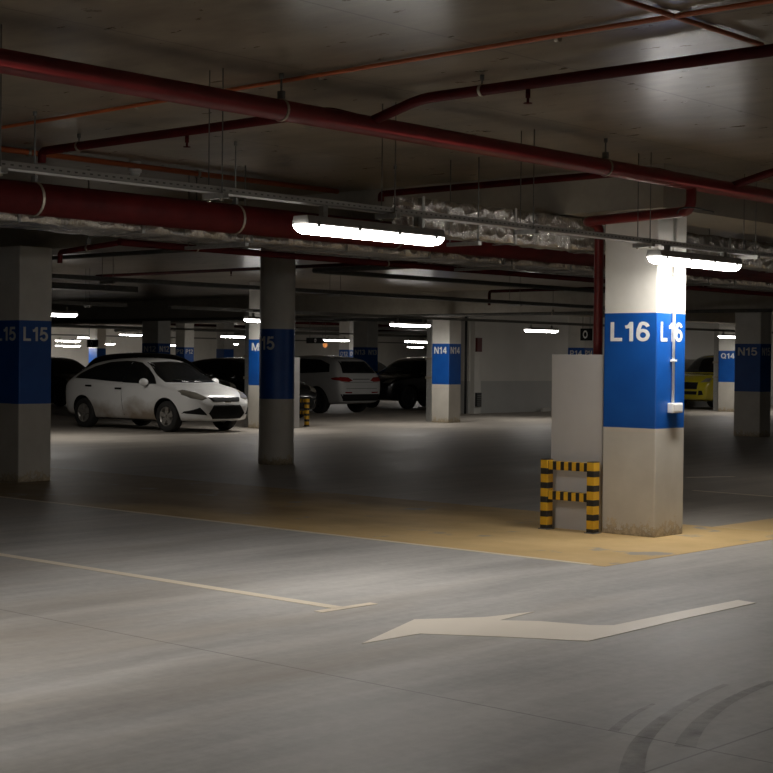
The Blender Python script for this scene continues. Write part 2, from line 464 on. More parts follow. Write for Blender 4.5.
# ------------------------------------------------------------------ columns
def oval(cx, cy, rx, ry, n=26): return [(cx+rx*math.cos(2*PI*k/n), cy+ry*math.sin(2*PI*k/n)) for k in range(n)]
def arc(cx, cy, rx, ry, a0, a1, n=14): return [(cx+rx*math.cos(math.radians(a0+(a1-a0)*k/n)), cy+ry*math.sin(math.radians(a0+(a1-a0)*k/n))) for k in range(n+1)]
GLYPH = {   # advance width, strokes (centre lines, True = closed)
    'L': (.60, [([(.09, 1), (.09, .09), (.57, .09)], 0)]),
    'M': (.86, [([(.09, 0), (.09, 1)], 0), ([(.77, 0), (.77, 1)], 0), ([(.12, .96), (.43, .08), (.74, .96)], 0)]),
    'N': (.74, [([(.09, 0), (.09, 1)], 0), ([(.65, 0), (.65, 1)], 0), ([(.12, .95), (.62, .05)], 0)]),
    'O': (.80, [(oval(.40, .5, .31, .42), 1)]),
    'P': (.68, [([(.09, 0), (.09, 1)], 0), ([(.09, .915)]+[(.36, .915)]+arc(.36, .69, .22, .225, 90, -90)+[(.09, .465)], 0)]),
    'Q': (.80, [(oval(.40, .5, .31, .42), 1), ([(.44, .26), (.74, -.02)], 0)]),
    '1': (.50, [([(.34, 0), (.34, 1)], 0), ([(.05, .73), (.20, .76), (.32, .92)], 0)]),
    '2': (.64, [(arc(.31, .70, .225, .215, 165, -25)+[(.40, .47), (.16, .24), (.10, .09), (.58, .09)], 0)]),
    '3': (.64, [(arc(.30, .71, .20, .205, 165, -80)+arc(.30, .30, .24, .215, 80, -165), 0)]),
    '4': (.66, [([(.46, 0), (.46, 1)], 0), ([(.44, .95), (.08, .31)], 0), ([(.02, .29), (.63, .29)], 0)]),
    '5': (.64, [([(.56, .915), (.17, .915), (.12, .52)]+arc(.31, .34, .24, .255, 130, -160, 18), 0)]),
    '6': (.66, [(oval(.33, .315, .235, .235), 1), (arc(.34, .62, .245, .30, 25, 120, 10)+[(.12, .62), (.095, .45), (.10, .3)], 0)]),
}
def stroke(mb, pts, closed, w, dz):
    n = len(pts); P = [Vector(q) for q in pts]; L = []
    for i, q in enumerate(P):
        a = P[i-1] if (closed or i) else None; c = P[(i+1) % n] if (closed or i < n-1) else None
        d1 = (q-a).normalized() if a is not None else (c-q).normalized(); d2 = (c-q).normalized() if c is not None else d1
        n1 = Vector((-d1.y, d1.x)); n2 = Vector((-d2.y, d2.x)); m = (n1+n2)
        m = m.normalized() if m.length > 1e-4 else n1
        k = w/2/max(.45, m.dot(n1)); L.append((q+m*k, q-m*k))
    vs = []
    for a, c in L: vs += [(a.x, a.y, 0), (c.x, c.y, 0), (a.x, a.y, dz), (c.x, c.y, dz)]
    fs = []
    for i in range(n if closed else n-1):
        a = 4*i; c = 4*((i+1) % n)
        fs += [(a+2, a+3, c+3, c+2), (a, c, c+1, a+1), (a, a+2, c+2, c), (a+1, c+1, c+3, a+3)]
    if not closed: fs += [(0, 1, 3, 2), (4*n-4, 4*n-2, 4*n-1, 4*n-3)]
    mb.quad_faces(vs, fs)
def lettering(text, m, parent, loc, facing, h, width):
    mb = MB(); x = 0
    for ch in text:
        adv, strokes = GLYPH[ch]
        n0 = len(mb.bm.verts)
        for k, (pts, cl) in enumerate(strokes): stroke(mb, [(px+x, py) for px, py in pts], cl, .175, 1+.15*k)
        x += adv+.07
    x -= .07
    sx = width/x
    for v in mb.bm.verts:
        a, c, z = (v.co.x-x/2)*sx, v.co.y*h, v.co.z*.0015
        v.co = Vector((a, -z, c)) if facing == '-y' else Vector((z, a, c))
    o = mb.build('lettering', m, parent); o.location = loc
    return o

def column(corner, wx, wy, text, label, top=None, both=True, group='lettered concrete columns'):
    """corner: the arris nearest to us; the shaft runs wx to -x and wy to +y"""
    x, y = corner[0], corner[1]; top = top or CEIL
    t = thing('concrete_column', (x, y, 0), label, 'column', group)
    mb = MB(); mb.box(-wx, 0, 0, wy, 0, top, .012)
    mb.build('shaft', M['column'], t)
    if text:
        lettering(text, M['letter'], t, (-wx*.5, -.001, 1.672), '-y', .166, wx*.74)
        if both: lettering(text, M['letter'], t, (.001, wy*.5, 1.672), '+x', .166, wy*.76)
    return t
L16 = Vector((-7.13, 11.34, 0))
column(L16, .54, .46, 'L16', 'big square column at right lettered L16, brightly lit by the lamp beside it', 2.79)
c_L15 = at(19.2, 18.3); column(c_L15, .54, .46, 'L15', 'square column lettered L15 at the left edge, in shade', 2.79)
c_N14 = at(449, 37.6); column(c_N14, .54, .46, 'N14', 'square column lettered N14 standing in front of the grey and white wall', 2.62 if c_N14.y > 28.7 else CEIL)
c_N15 = at(760.5, 31.96); column(c_N15, .60, .46, 'N15', 'unlit square column lettered N15 at the right edge', 2.62 if c_N15.y > 28.7 else CEIL)
c_M14 = at(273.5, 33.1); column(c_M14, .78, .46, 'M14', 'lit square column beside the white hatchback front, partly behind the round column')
c_P14 = at(584, 44.0); column(c_P14, .56, .46, 'P14', 'square column lettered P14 showing over the pale riser cover')
c_Q14 = at(737, 48.8); column(c_Q14, .66, .46, 'Q14', 'lit square column lettered Q14 between the yellow car and column N15', CEIL)
c_P12 = at(184.5, 58.0); column(c_P12, .52, .46, 'P12', 'far square column lettered P12 above the white hatchback roof')
c_N13 = at(158, 44.2); column(c_N13, .72, .46, 'N12', 'unlit square column behind the white hatchback roof, left of column P12', 2.62 if 28 < c_N13.y < 29.5 else CEIL)
c_O = at(367, 50.0); column(c_O, .62, .52, 'N13', 'wide unlit column standing behind the white SUV')
c_O2 = at(349, 62.0); column(c_O2, .56, .46, 'O12', 'small lit column lettered O12 left of the wide unlit column')
c_f1 = at(97, 70.0); column(c_f1, .62, .5, '', 'distant lit column above the dark SUV at left')
c_f2 = at(224, 66.0); column(c_f2, .5, .56, '', 'distant brightly lit column right of column P12')
# the round one
c_R = at(277, 22.15)
t = thing('round_column', (c_R.x, c_R.y, 0), 'round unlit column ending in the number 15, left of centre', 'column', 'lettered concrete columns')
mb = MB(); mb.lathe([(.0, 0), (.25, 0), (.255, .12), (.25, .3), (.25, .9), (.25, 1.9), (.25, CEIL), (0, CEIL)], seg=48); mb.build('shaft', M['column'], t)
def wrap_text(text, parent, r, ang0, h, per):
    cu_o = lettering(text, M['letter'], parent, (0, 0, 0), '-y', h, per)
    for v in cu_o.data.vertices:
        a = ang0+v.co.x/r; rr = r+.002+abs(v.co.y)
        v.co = Vector((rr*math.cos(a), rr*math.sin(a), v.co.z))
    cu_o.location = (0, 0, 1.62); return cu_o
ang_cam = math.atan2(-c_R.y, -c_R.x)
wrap_text('M15', t, .25, ang_cam-.95, .19, .40)

# conduit and switch box on L16
t = thing('conduit', (L16.x, L16.y+.24, 1.14), 'white conduit running down the lit face of column L16', 'conduit')
MB().tube([(.016, 0, 0), (.016, 0, 1.62)], .013, 12).build('pipe', M['white_plastic'], t)
for z in (.36, 1.1): MB().box(-.0, .034, -.03, .03, z, z+.018, .003).build('saddle_clip', M['white_plastic'], t)
t = thing('junction_box', (L16.x, L16.y+.26, 1.06), 'white switch box at the foot of the conduit on column L16', 'box')
MB().box(0, .055, -.085, .085, 0, .085, .008).build('body', M['white_plastic'], t)
MB().box(.055, .062, -.07, .07, .012, .073, .003).build('cover', M['white_plastic'], t)

# ------------------------------------------------------------------ riser covers and guards
def cover(loc, w, h, label, d=.30, m='pale_cover'):
    t = thing('riser_cover', loc, label, 'panel', 'pale riser covers')
    MB().box(0, w, 0, .02, 0, h, .004).build('front_board', M[m], t)
    MB().box(0, .02, .02, d, 0, h, .004).build('side_board', M[m], t)
    MB().box(w-.02, w, .02, d, 0, h, .004).build('side_board', M[m], t)
    return t
PY = 11.36
xl = on(551, 440, 1, PY).x; xr = on(602.5, 440, 1, PY).x
cover((xl, PY, 0), xr-xl, 1.555, 'tall pale board cover beside the left face of column L16', .28)
GY = 11.24
gl = on(540.5, 490, 1, GY).x; gr = on(600.5, 490, 1, GY).x
def guard(loc, w, h, label):
    t = thing('crash_guard', loc, label, 'barrier', 'yellow and black crash guards')
    pw = .076
    for x in (0, w-pw): MB().box(x, x+pw, -.045, .045, 0, h, .006).build('post', M['stripe_post'], t)
    for z0 in (h-.09, h-.355): MB().box(pw, w-pw, -.035, .035, z0, z0+.075, .004).build('rail', M['stripe_bar'], t)
    for x in (0, w-pw): MB().box(x-.012, x+pw+.012, -.055, .055, 0, .01).build('foot_plate', M['dull_steel'], t)
    return t
guard((gl+.03, GY, 0), gr-gl-.07, .625, 'yellow and black crash guard in front of the pale board beside column L16')
c2 = at(284, 33.9)
g2 = at(308.5, 34.6)
cover((c2.x-.35, c2.y, 0), .56, 1.54, 'grey riser cover showing right of the round column', .28)
guard((g2.x-.55, g2.y, 0), .55, .63, 'yellow and black guard post peeking out right of the round column')

def riser_post(loc, label, wx=.16, h=2.62):
    t = thing('riser_post', loc, label, 'pipe', 'grey riser posts')
    MB().box(-wx, 0, 0, .16, 0, h, .01).build('casing', M['galv'], t)
    for z in (1.05, 1.52): MB().box(-wx-.02, .02, -.02, .18, z, z+.06, .004).build('clamp', M['zinc'], t)
    return t
p = at(431.3, 38.3); riser_post((p.x-.03, p.y+.05, 0), 'grey metal riser post standing left of column N14', .17, 2.6)
p = at(246.6, 34.0); riser_post((p.x-.02, p.y+.1, 0), 'grey metal riser post just left of the lit column by the white hatchback', .15)
p = at(720.5, 49.4); riser_post((p.x, p.y, 0), 'pale riser post just left of column Q14', .25)

# ------------------------------------------------------------------ lamps
def make_lamp(name='ceiling_lamp', clips=True):
    t = thing(name, (0, 0, 0), 'x', 'lamp')
    L = 1.32; mb = MB()
    # housing with slanted ends, section in x-z, length along y; origin at the diffuser's underside centre
    prof = [(-.068, .055), (-.072, .064), (-.060, .108), (.060, .108), (.072, .064), (.068, .055)]
    ys = (-L/2+.01, L/2-.01)
    vs = [(x, y, z) for y in ys for x, z in prof]; n = len(prof)
    mb.quad_faces(vs, [tuple(range(n))[::-1], tuple(range(n, 2*n))]+[(i, (i+1) % n, n+(i+1) % n, n+i) for i in range(n)])
    mb.build('housing', M['lamp_grey'], t)
    mb = MB()
    sect = [(-.064, .055), (-.062, .032), (-.052, .010), (-.034, .0), (.034, .0), (.052, .010), (.062, .032), (.064, .055)]
    rings = []
    for y, zs, ws in ((-L/2, .45, .9), (-L/2+.02, .8, .97), (-L/2+.06, 1, 1), (0, 1, 1), (L/2-.06, 1, 1), (L/2-.02, .8, .97), (L/2, .45, .9)):
        rings.append([mb.bm.verts.new((x*ws, y, .055-(.055-z)*zs)) for x, z in sect])
    m = len(sect)
    for a, c in zip(rings, rings[1:]):
        for i in range(m):
            f = mb.bm.faces.new((a[i], a[(i+1) % m], c[(i+1) % m], c[i])); f.smooth = i < m-1
            f.material_index = 0 if i in (2, 3, 4) else 1
    for f in (mb.bm.faces.new(rings[0]), mb.bm.faces.new(rings[-1][::-1])): f.material_index = 1
    mb.build('diffuser', [M['lamp_glow'], M['lamp_side']], t)
    for y in (-.56, -.19, .19, .56) if clips else ():
        MB().box(-.074, -.067, y-.012, y+.012, .040, .075).build('clip', M['dull_steel'], t)
        MB().box(.067, .074, y-.012, y+.012, .040, .075).build('clip', M['dull_steel'], t)
    for y in (-.45, .45):
        MB().box(-.02, .02, y-.02, y+.02, .108, .182).build('bracket', M['galv'], t)
    return t
PROTO = {True: make_lamp(), False: make_lamp(clips=False)}
lamp_used = {}
def lamp(loc, label, near=False, group='strip lamps of the garage'):
    p = PROTO[near]
    if near not in lamp_used:
        lamp_used[near] = 1; p.location = loc; p['label'] = label; p['group'] = group; return p
    return copy_tree(p, loc, label=label, group=group)
XR = -6.8                                  # lamp row nearest to us
LZ = 2.26
a = on(295, 228, 0, XR); b2 = on(441.5, 238, 0, XR)
lamp((XR, (a.y+b2.y)/2, LZ), 'bright strip lamp hanging from the tray at upper centre, nearest to us', True)
a = on(648, 258, 0, XR); b2 = on(740, 265, 0, XR)
LAMP2Y = (a.y+b2.y)/2
lamp((XR, LAMP2Y, LZ+.03), 'bright strip lamp beside column L16', True)
lamp((XR, 3.4, LZ), 'strip lamp of the nearest row, out of view at left', group='strip lamps out of view')
lamp((XR, -.6, LZ), 'strip lamp of the nearest row, out of view at left', group='strip lamps out of view')
lamp((XR, 19.4, LZ), 'strip lamp of the nearest row, out of view at right', group='strip lamps out of view')
for y in (46.5, 53): lamp((-23.8, y, 2.3), 'added strip lamp continuing the second row, out of view at right', group='strip lamps out of view')  # unseen lamps added to brighten the yellow SUV's roof and the wall
for y in (-2, 4, 10, 16): lamp((9.5, y, LZ), 'strip lamp of the row behind the viewer, out of view', group='strip lamps out of view')
for px, py, x, lab in ((46.5, 314.5, -23.8, 'strip lamp in front of the deep beam, just right of column L15'),
                       (269, 321, -23.8+.2, 'strip lamp touching the lit column by the white hatchback'),
                       (410.5, 325.5, -23.8, 'strip lamp left of column N14'),
                       (541.5, 331, -23.8, 'strip lamp in front of the white wall right of column N14'),
                       (731, 337, -23.8, 'strip lamp above column Q14'),
                       (336.5, 340.5, -40.8, 'small distant strip lamp by column O12'),
                       (131, 335, -57.8, 'small distant strip lamp above the white hatchback, right of the hanging sign'),
                       (236, 336.8, -40.8, 'small distant strip lamp left of the lit column by the hatchback'),
                       (416.5, 341.8, -40.8, 'distant strip lamp beyond the black SUV, upper of the two'),
                       (68, 341, -57.8, 'distant strip lamp near the left, upper of the stacked ones'),
                       (103, 344, -57.8, 'distant strip lamp right of the hanging sign at left'),
                       (228, 344, -57.8, 'distant strip lamp at the far lit column'),
                       (415.5, 347.2, -57.8, 'distant strip lamp beyond the black SUV, lower of the two'),
                       (68, 346, -57.7, 'distant strip lamp near the left, lowest of the stacked ones'),
                       (173, 345.5, -57.8, 'distant strip lamp slit at the left edge of column P12'),
                       (90, 337.8, -57.8, 'distant strip lamp above the hanging sign at left')):
    q = on(px, py, 0, x)
    lamp((x, q.y, q.z-.03), lab)

# ------------------------------------------------------------------ cable trays
def tray(x, y0, y1, z, label, w=.10, h=.040, m='tray', name='cable_tray'):
    t = thing(name, (x, (y0+y1)/2, z), label, 'cable tray', 'cable trays')
    mb = MB(); L = (y1-y0)/2
    mb.box(-w/2, w/2, -L, L, 0, .003); mb.box(w/2-.003, w/2, -L, L, 0, h); mb.box(-w/2, -w/2+.003, -L, L, 0, h)
    mb.box(w/2-.012, w/2, -L, L, h, h+.003); mb.box(-w/2, -w/2+.012, -L, L, h, h+.003)
    mb.build('channel', M[m], t)
    mb = MB()
    for k in range(3):
        xx = -w*.3+k*w*.3
        mb.tube([(xx+.004*math.sin(i), -L+2*L*i/14, .016) for i in range(15)], .008, 6)
    mb.build('cables', M['cable'], t)
    return t
TZ = 2.442
tray(XR, -6, 26, TZ, 'long galvanized perforated cable tray carrying the nearest lamps', .10, .033)
tray(-23.8, 6, 18.9, 2.47, 'dark cable tray over the lamp right of column L15', .1, .06, 'dull_steel')
tray(-23.8, 20.0, 60, 2.47, 'far cable tray carrying the lamps beyond column N14', .1, .06, 'dull_steel')
tray(-18.3, 4, 28.6, 2.60, 'dark cable tray crossing in front of the deep beam at left', .2, .06, 'dull_steel')
tray(-20.3, 4, 16.2, 2.56, 'wide dark cable tray ending right of column L15', .45, .09, 'dull_steel')
tray(-40.8, 10, 78, 2.47, 'distant cable tray over the second lamp row', .1, .06, 'dull_steel')
tray(-57.8, 10, 78, 2.47, 'distant cable tray over the farthest lamp rows', .1, .06, 'dull_steel')
tray(-32.5, 29.6, 78, 2.70, 'wide distant cable tray above the white SUV', .4, .09, 'dull_steel')
tray(-48.5, 29.6, 78, 2.62, 'wide distant cable tray far beyond the parked cars', .4, .09, 'dull_steel')
def hanger(x, y, z, label, w=.033):
    t = thing('tray_hanger', (x, y, z), label, 'hanger', 'threaded rod tray hangers')
    MB().box(-w-.06, w+.06, -.021, .021, -.034, -.002, .002).build('bracket', M['galv'], t)
    for s in (-1, 1): MB().tube([(s*(w+.025), 0, -.045), (s*(w+.025), 0, CEIL-z)], .0038, 8).build('rod', M['dull_steel'], t)
    for s in (-1, 1): MB().tube([(s*(w+.025), 0, -.046), (s*(w+.025), 0, -.034)], .011, 6).build('nut', M['zinc'], t)
    return t
for y, lab in ((1.55, 'rod hanger of the nearest tray, out of view at left'), (3.05, 'rod hanger of the nearest tray at the left edge'), (4.55, 'rod hanger of the nearest tray behind the heavy red pipe at left'),
               (6.05, 'rod hanger on the nearest tray left of the centre lamp'), (7.55, 'rod hanger on the nearest tray over the centre lamp'),
               (9.05, 'rod hanger on the nearest tray between the two bright lamps'), (10.6, 'rod hanger on the nearest tray just left of the lamp at column L16'),
               (12.3, 'rod hanger on the nearest tray right of column L16')):
    hanger(XR, y, TZ, lab)
for y, w_ in ((10.5, 'hidden first'), (14.5, 'second'), (18.0, 'last')): hanger(-23.8, y, 2.47, w_+' rod hanger of the tray over the lamp right of column L15')
for y, lab in ((14.2, 'rod hanger on the dark tray right of column L15'), (19, 'rod hanger on the dark tray left of the round column'), (24, 'rod hanger on the dark tray right of the round column')):
    hanger(-18.3, y, 2.60, lab, .1)

for y, w_ in ((9, 'left hidden '), (14, 'right ')): hanger(-20.3, y, 2.56, w_+'rod hanger of the wide dark tray right of column L15', .225)
for y, w_ in ((34, 'nearest '), (44, 'middle '), (54, 'farthest ')): hanger(-32.5, y, 2.70, w_+'rod hanger of the wide distant tray above the white SUV', .2)
for y, w_ in ((34, 'nearest '), (46, 'middle '), (60, 'farthest ')): hanger(-48.5, y, 2.62, w_+'rod hanger of the wide tray far beyond the parked cars', .2)

# ------------------------------------------------------------------ fire pipes
def pipe(name, pts, r, m, label, org=None, fittings=(), heads=(), cat='pipe', rb=.12, group=None):
    pts = [Vector(p) for p in pts]; org = Vector(org or pts[0])
    t = thing(name, org, label, cat, group)
    MB().tube(bend(pts, rb), r, 18).build('run', M[m], t, org)
    for a, b in fittings:
        MB().tube([a, b], r*1.16, 18).build('coupling', M[m], t, org)
    for h in heads:
        h = Vector(h); s = MB()
        s.tube([h, h-Vector((0, 0, .05))], .014, 10); s.tube([h-Vector((0, 0, .05)), h-Vector((0, 0, .075))], .008, 8)
        s.lathe([(0, 0), (.026, 0), (.026, .004), (0, .004)], h-Vector((0, 0, .082)), seg=14)
        s.build('sprinkler_head', M['dark_red_pipe'], t, org)
    return t
PX, PZ = -6.6, 2.945
pipe('fire_pipe', [(PX, -6, PZ), (PX, 27, PZ)], .062, 'red_pipe', 'heavy red fire main slung across the whole ceiling, nearest to us', (PX, 8, PZ), [((PX, 14.2, PZ), (PX, 14.32, PZ))])
BZ = 3.07; BY = 7.15
def head_at(px, py, y, z): 
    q = on(px, py, 1, y); return (q.x, y, z)
xe = on(42, 152, 1, BY).x
pipe('sprinkler_pipe', [(5.5, BY, BZ), (PX+.42, BY, BZ), (PX+.02, BY, PZ+.03)], .032, 'dark_red_pipe', 'red sprinkler branch rising right from the main at upper centre', (PX, BY, PZ),
     heads=[head_at(528, 90, BY, BZ-.03)], rb=.1)
pipe('sprinkler_pipe', [(PX-.02, BY, PZ+.03), (PX-.36, BY, BZ), (xe, BY, BZ), (xe, BY, BZ-.09)], .032, 'dark_red_pipe', 'red sprinkler branch running left behind the main, upper left', (PX, BY, PZ),
     heads=[head_at(187, 134, BY, BZ-.03)], rb=.08)
BY2 = 10.98; BY3 = 11.6
xe2 = on(381, 193, 1, BY2).x
pipe('sprinkler_pipe', [(5.5, BY3, BZ), (PX+.42, BY3, BZ), (PX+.02, BY3, PZ+.03)], .032, 'dark_red_pipe', 'red sprinkler branch rising at the right edge above the lamp', (PX, BY3, PZ), rb=.1)
pipe('sprinkler_pipe', [(PX-.02, BY2, PZ+.03), (PX-.36, BY2, BZ), (xe2, BY2, BZ), (xe2, BY2, BZ-.07)], .03, 'dark_red_pipe', 'red sprinkler branch behind the main, above the foil duct', (PX, BY2, PZ), rb=.08)
# drop from the main to the riser beside L16
RX = on(598.5, 300, 1, 11.5).x; DZ = 2.715
pipe('riser_pipe', [(PX, 10.98, PZ-.03), (PX, 10.98, DZ), (RX, 11.26, DZ), (RX, 11.5, DZ), (RX, 11.5, 0.02)], .042, 'red_pipe', 'dark red riser bending down beside column L16 into the pale cover', (RX, 11.5, 0), rb=.11)
BX, BZ2 = -8.93, 2.562
pipe('water_main', [(BX, -6, BZ2), (BX, 27, BZ2)], .112, 'dark_red_pipe', 'thickest dark red pipe, behind the long cable tray', (BX, 8, BZ2))
px_, pz_ = -10.82, 2.49
pipe('sprinkler_pipe', [(px_, 8.52, pz_), (px_, 27, pz_)], .03, 'dark_red_pipe', 'thin red pipe under the lower foil duct', (px_, 12, pz_))
ya = 8.55; xa = on(60, 252, 1, ya).x
pipe('sprinkler_pipe', [(px_, ya, pz_), (xa, ya, pz_-.05), (xa, ya, pz_-.15)], .024, 'dark_red_pipe', 'short red branch with a drop, above right of column L15', (px_, ya, pz_), rb=.04)
pipe('sprinkler_pipe', [(-11.5, 17.9, 3.0), (-23.4, 17.9, 3.0)], .028, 'dark_red_pipe', 'red sprinkler branch in front of the deep beam at left', (-17, 17.9, 3.0), heads=[(-19.7, 17.9, 2.98)])
yb = 24.6
pipe('sprinkler_pipe', [(-9.5, yb, 2.9), (-19.4, yb, 2.9), (-19.4, yb, 2.62)], .03, 'dark_red_pipe', 'red branch with a drop, right of the round column', (-14, yb, 2.9), rb=.06)
pipe('sprinkler_pipe', [(-9.4, 27.0, 2.86), (-13.6, 27.0, 2.86), (-13.6, 27.0, 2.72)], .03, 'dark_red_pipe', 'dark branch with a drop, left of the riser by column L16', (-13.6, 27.0, 2.86), rb=.06)
pipe('conduit', [(-11.2, 12.95, 2.86), (-26, 12.95, 2.86)], .03, 'dull_steel', 'grey conduit crossing above right of column L15', (-14, 12.95, 2.86), cat='conduit')
pipe('conduit', [(-11.2, 15.3, 2.72), (-15.2, 15.3, 2.72), (-15.2, 24, 2.72)], .035, 'dull_steel', 'grey conduit bending away behind the round column', (-14, 15.3, 2.72), cat='conduit')
pipe('conduit', [(-7.9, 27.6, 2.55), (-40, 27.6, 2.55)], .035, 'dull_steel', 'grey conduit in front of the deep beam, level with its foot', (-20, 27.6, 2.55), cat='conduit')
for x, z, lab in ((-36, 3.0, 'far red pipe above the dark SUV'), (-45, 3.0, 'far red pipe in the distance over column P12'), (-53, 3.0, 'farthest red pipe beyond the parked cars')):
    pipe('far_pipe', [(x, 29.6, z), (x, 79, z)], .06, 'dark_red_pipe', lab, (x, 40, z))
for y, z, lab in ((33, 2.87, 'grey crossing pipe above the black SUV'), (38, 2.87, 'grey crossing pipe beyond column N14'), (49, 2.87, 'distant grey crossing pipe, nearer of the last two'), (57, 2.87, 'distant grey crossing pipe, last one')):
    pipe('far_pipe', [(-9, y, z) if y < 34 else (-28.5, y, z), (-62.5, y, z)], .07, 'dull_steel', lab, (-40, y, z))

# pipe hangers: a clamp round the pipe on a threaded rod
def clamp(x, y, z, r, label, group):
    t = thing('pipe_hanger', (x, y, z), label, 'hanger', group)
    mb = MB(); n = 20
    ang = [2*PI*k/n for k in range(n+1)]
    for a, b in zip(ang, ang[1:]):
        q = lambda an, rr, yy: (rr*math.cos(an), yy, rr*math.sin(an))
        mb.quad_faces([q(a, r, -.009), q(b, r, -.009), q(b, r, .009), q(a, r, .009), q(a, r+.005, -.009), q(b, r+.005, -.009), q(b, r+.005, .009), q(a, r+.005, .009)],
                      [(4, 5, 6, 7), (0, 1, 5, 4), (3, 2, 6, 7)])
    mb.build('ring', M['zinc'], t)
    top = CEIL-z
    if top-r > .1:
        MB().box(-.022, .022, -.012, .012, r+.004, r+.05, .002).build('yoke', M['dull_steel'], t)
    MB().tube([(0, 0, r), (0, 0, top)], .006, 8).build('rod', M['dull_steel'], t)
    MB().tube([(0, 0, top-.03), (0, 0, top)], .014, 8).build('anchor', M['dull_steel'], t)
    return t
for y, lab in ((3.0, 'clamp hanger on the heavy red main at far left'), (6.38, 'clamp hanger on the heavy red main at upper left'), (9.75, 'clamp hanger on the heavy red main at upper right'), (13.1, 'clamp hanger on the heavy red main at the right edge')):
    clamp(PX, y, PZ, .0625, lab, 'hangers of the red main')
for y, lab in ((6.3, 'brass-toned clamp on the thickest red pipe at far left'), (8.15, 'brass-toned clamp on the thickest red pipe left of the centre lamp'), (10.0, 'brass-toned clamp on the thickest red pipe behind the centre lamp'), (13.7, 'clamp on the thickest red pipe by column L16')):
    clamp(BX, y, BZ2, .1125, lab, 'clamps of the thick pipe')
q = on(482, 88, 1, BY); 
def clamp_x(x, y, z, r, label):
    t = clamp(x, y, z, r, label, 'clamps of the sprinkler branches'); t.rotation_euler = (0, 0, PI/2); return t
clamp_x(q.x, BY, BZ, .0325, 'small clamp on the sprinkler branch at upper centre')
q = on(79, 145, 1, BY); clamp_x(q.x, BY, BZ, .0325, 'small clamp on the sprinkler branch at upper left')

for x, y, z, r, lab in ((-11.3, ya, pz_-.03, .03, 'small clamp on the short red branch above column L15'), (-14.5, yb, 2.9, .031, 'small clamp on the red branch right of the round column'),
                        (-16.5, 17.9, 3.0, .029, 'small clamp on the red branch before the deep beam'), (-11.5, 27.0, 2.86, .031, 'small clamp on the dark branch left of the riser'), (-13, 15.3, 2.72, .036, 'small clamp on the grey conduit behind the round column'),
                        (-14, 12.95, 2.86, .031, 'small clamp on the grey conduit above right of column L15'), (-20, 27.6, 2.55, .036, 'small clamp on the grey conduit at the foot of the deep beam')):
    clamp_x(x, y, z, r, lab)
for y, w_ in ((9.4, 'left'), (12, 'middle'), (16, 'right')): clamp(px_, y, pz_, .031, w_+' one of the small clamps on the thin red pipe under the lower foil duct', 'clamps of the thin pipe')

# orange conduits on the ceiling
def conduit(pts, r, label, org):
    t = thing('orange_conduit', org, label, 'conduit', 'orange conduits on the ceiling')
    MB().tube(pts, r, 10).build('run', M['orange'], t, org); 
    a, b = Vector(pts[0]), Vector(pts[-1]); n = int((b-a).length/1.6)
    ax = (b-a).normalized()
    for k in range(1, n):
        p = a+(b-a)*k/n
        MB().tube([p-ax*.012, p+ax*.012], r*1.5, 10).build('clip', M['zinc'], t, org)
    return t
zc = CEIL-.022
conduit([(5.5, 6.46, zc), (-4, 6.44, zc), (-9, 6.5, zc), (-20, 6.56, zc)], .013, 'orange conduit running across the ceiling in front of the upper sprinkler branch', (-4, 6.46, zc))
conduit([(-3.98, 0, zc), (-3.98, 7.3, zc)], .013, 'orange conduit crossing the other one at the upper right', (-3.98, 4, zc))
conduit([(-10.5, 2, CEIL-.042), (-10.48, 10.9, CEIL-.042)], .024, 'thicker orange conduit beside the smoke detector at left', (-10.5, 6, CEIL-.03))

q = gp(130, 167, CEIL-.04)
t = thing('smoke_detector', (q.x+.07, q.y, CEIL-.075), 'small white smoke detector on the ceiling at left', 'detector')
mb = MB(); mb.lathe([(0, .075), (.05, .075), (.055, 0), (.055, -.018), (.0, -.018)], seg=24); mb.build('base', M['white_plastic'], t)
mb = MB(); mb.lathe([(0, -.018), (.045, -.018), (.042, -.04), (.025, -.055), (0, -.055)], seg=24); mb.build('head', M['white_plastic'], t)

cb = MB(); P0 = on(677, 214, 1, 10.7)
pts = [on(px, py, 1, 10.8) for px, py in ((677, 214), (679, 209), (685, 207.5), (695, 207.5), (705, 210), (714, 212))]
cb.tube(bend(pts, .05), .006, 8); tag(cb.build('loose_cable', M['cable'], None, org=pts[0]), 'thin black cable looping over the red pipe by column L16', 'cable')

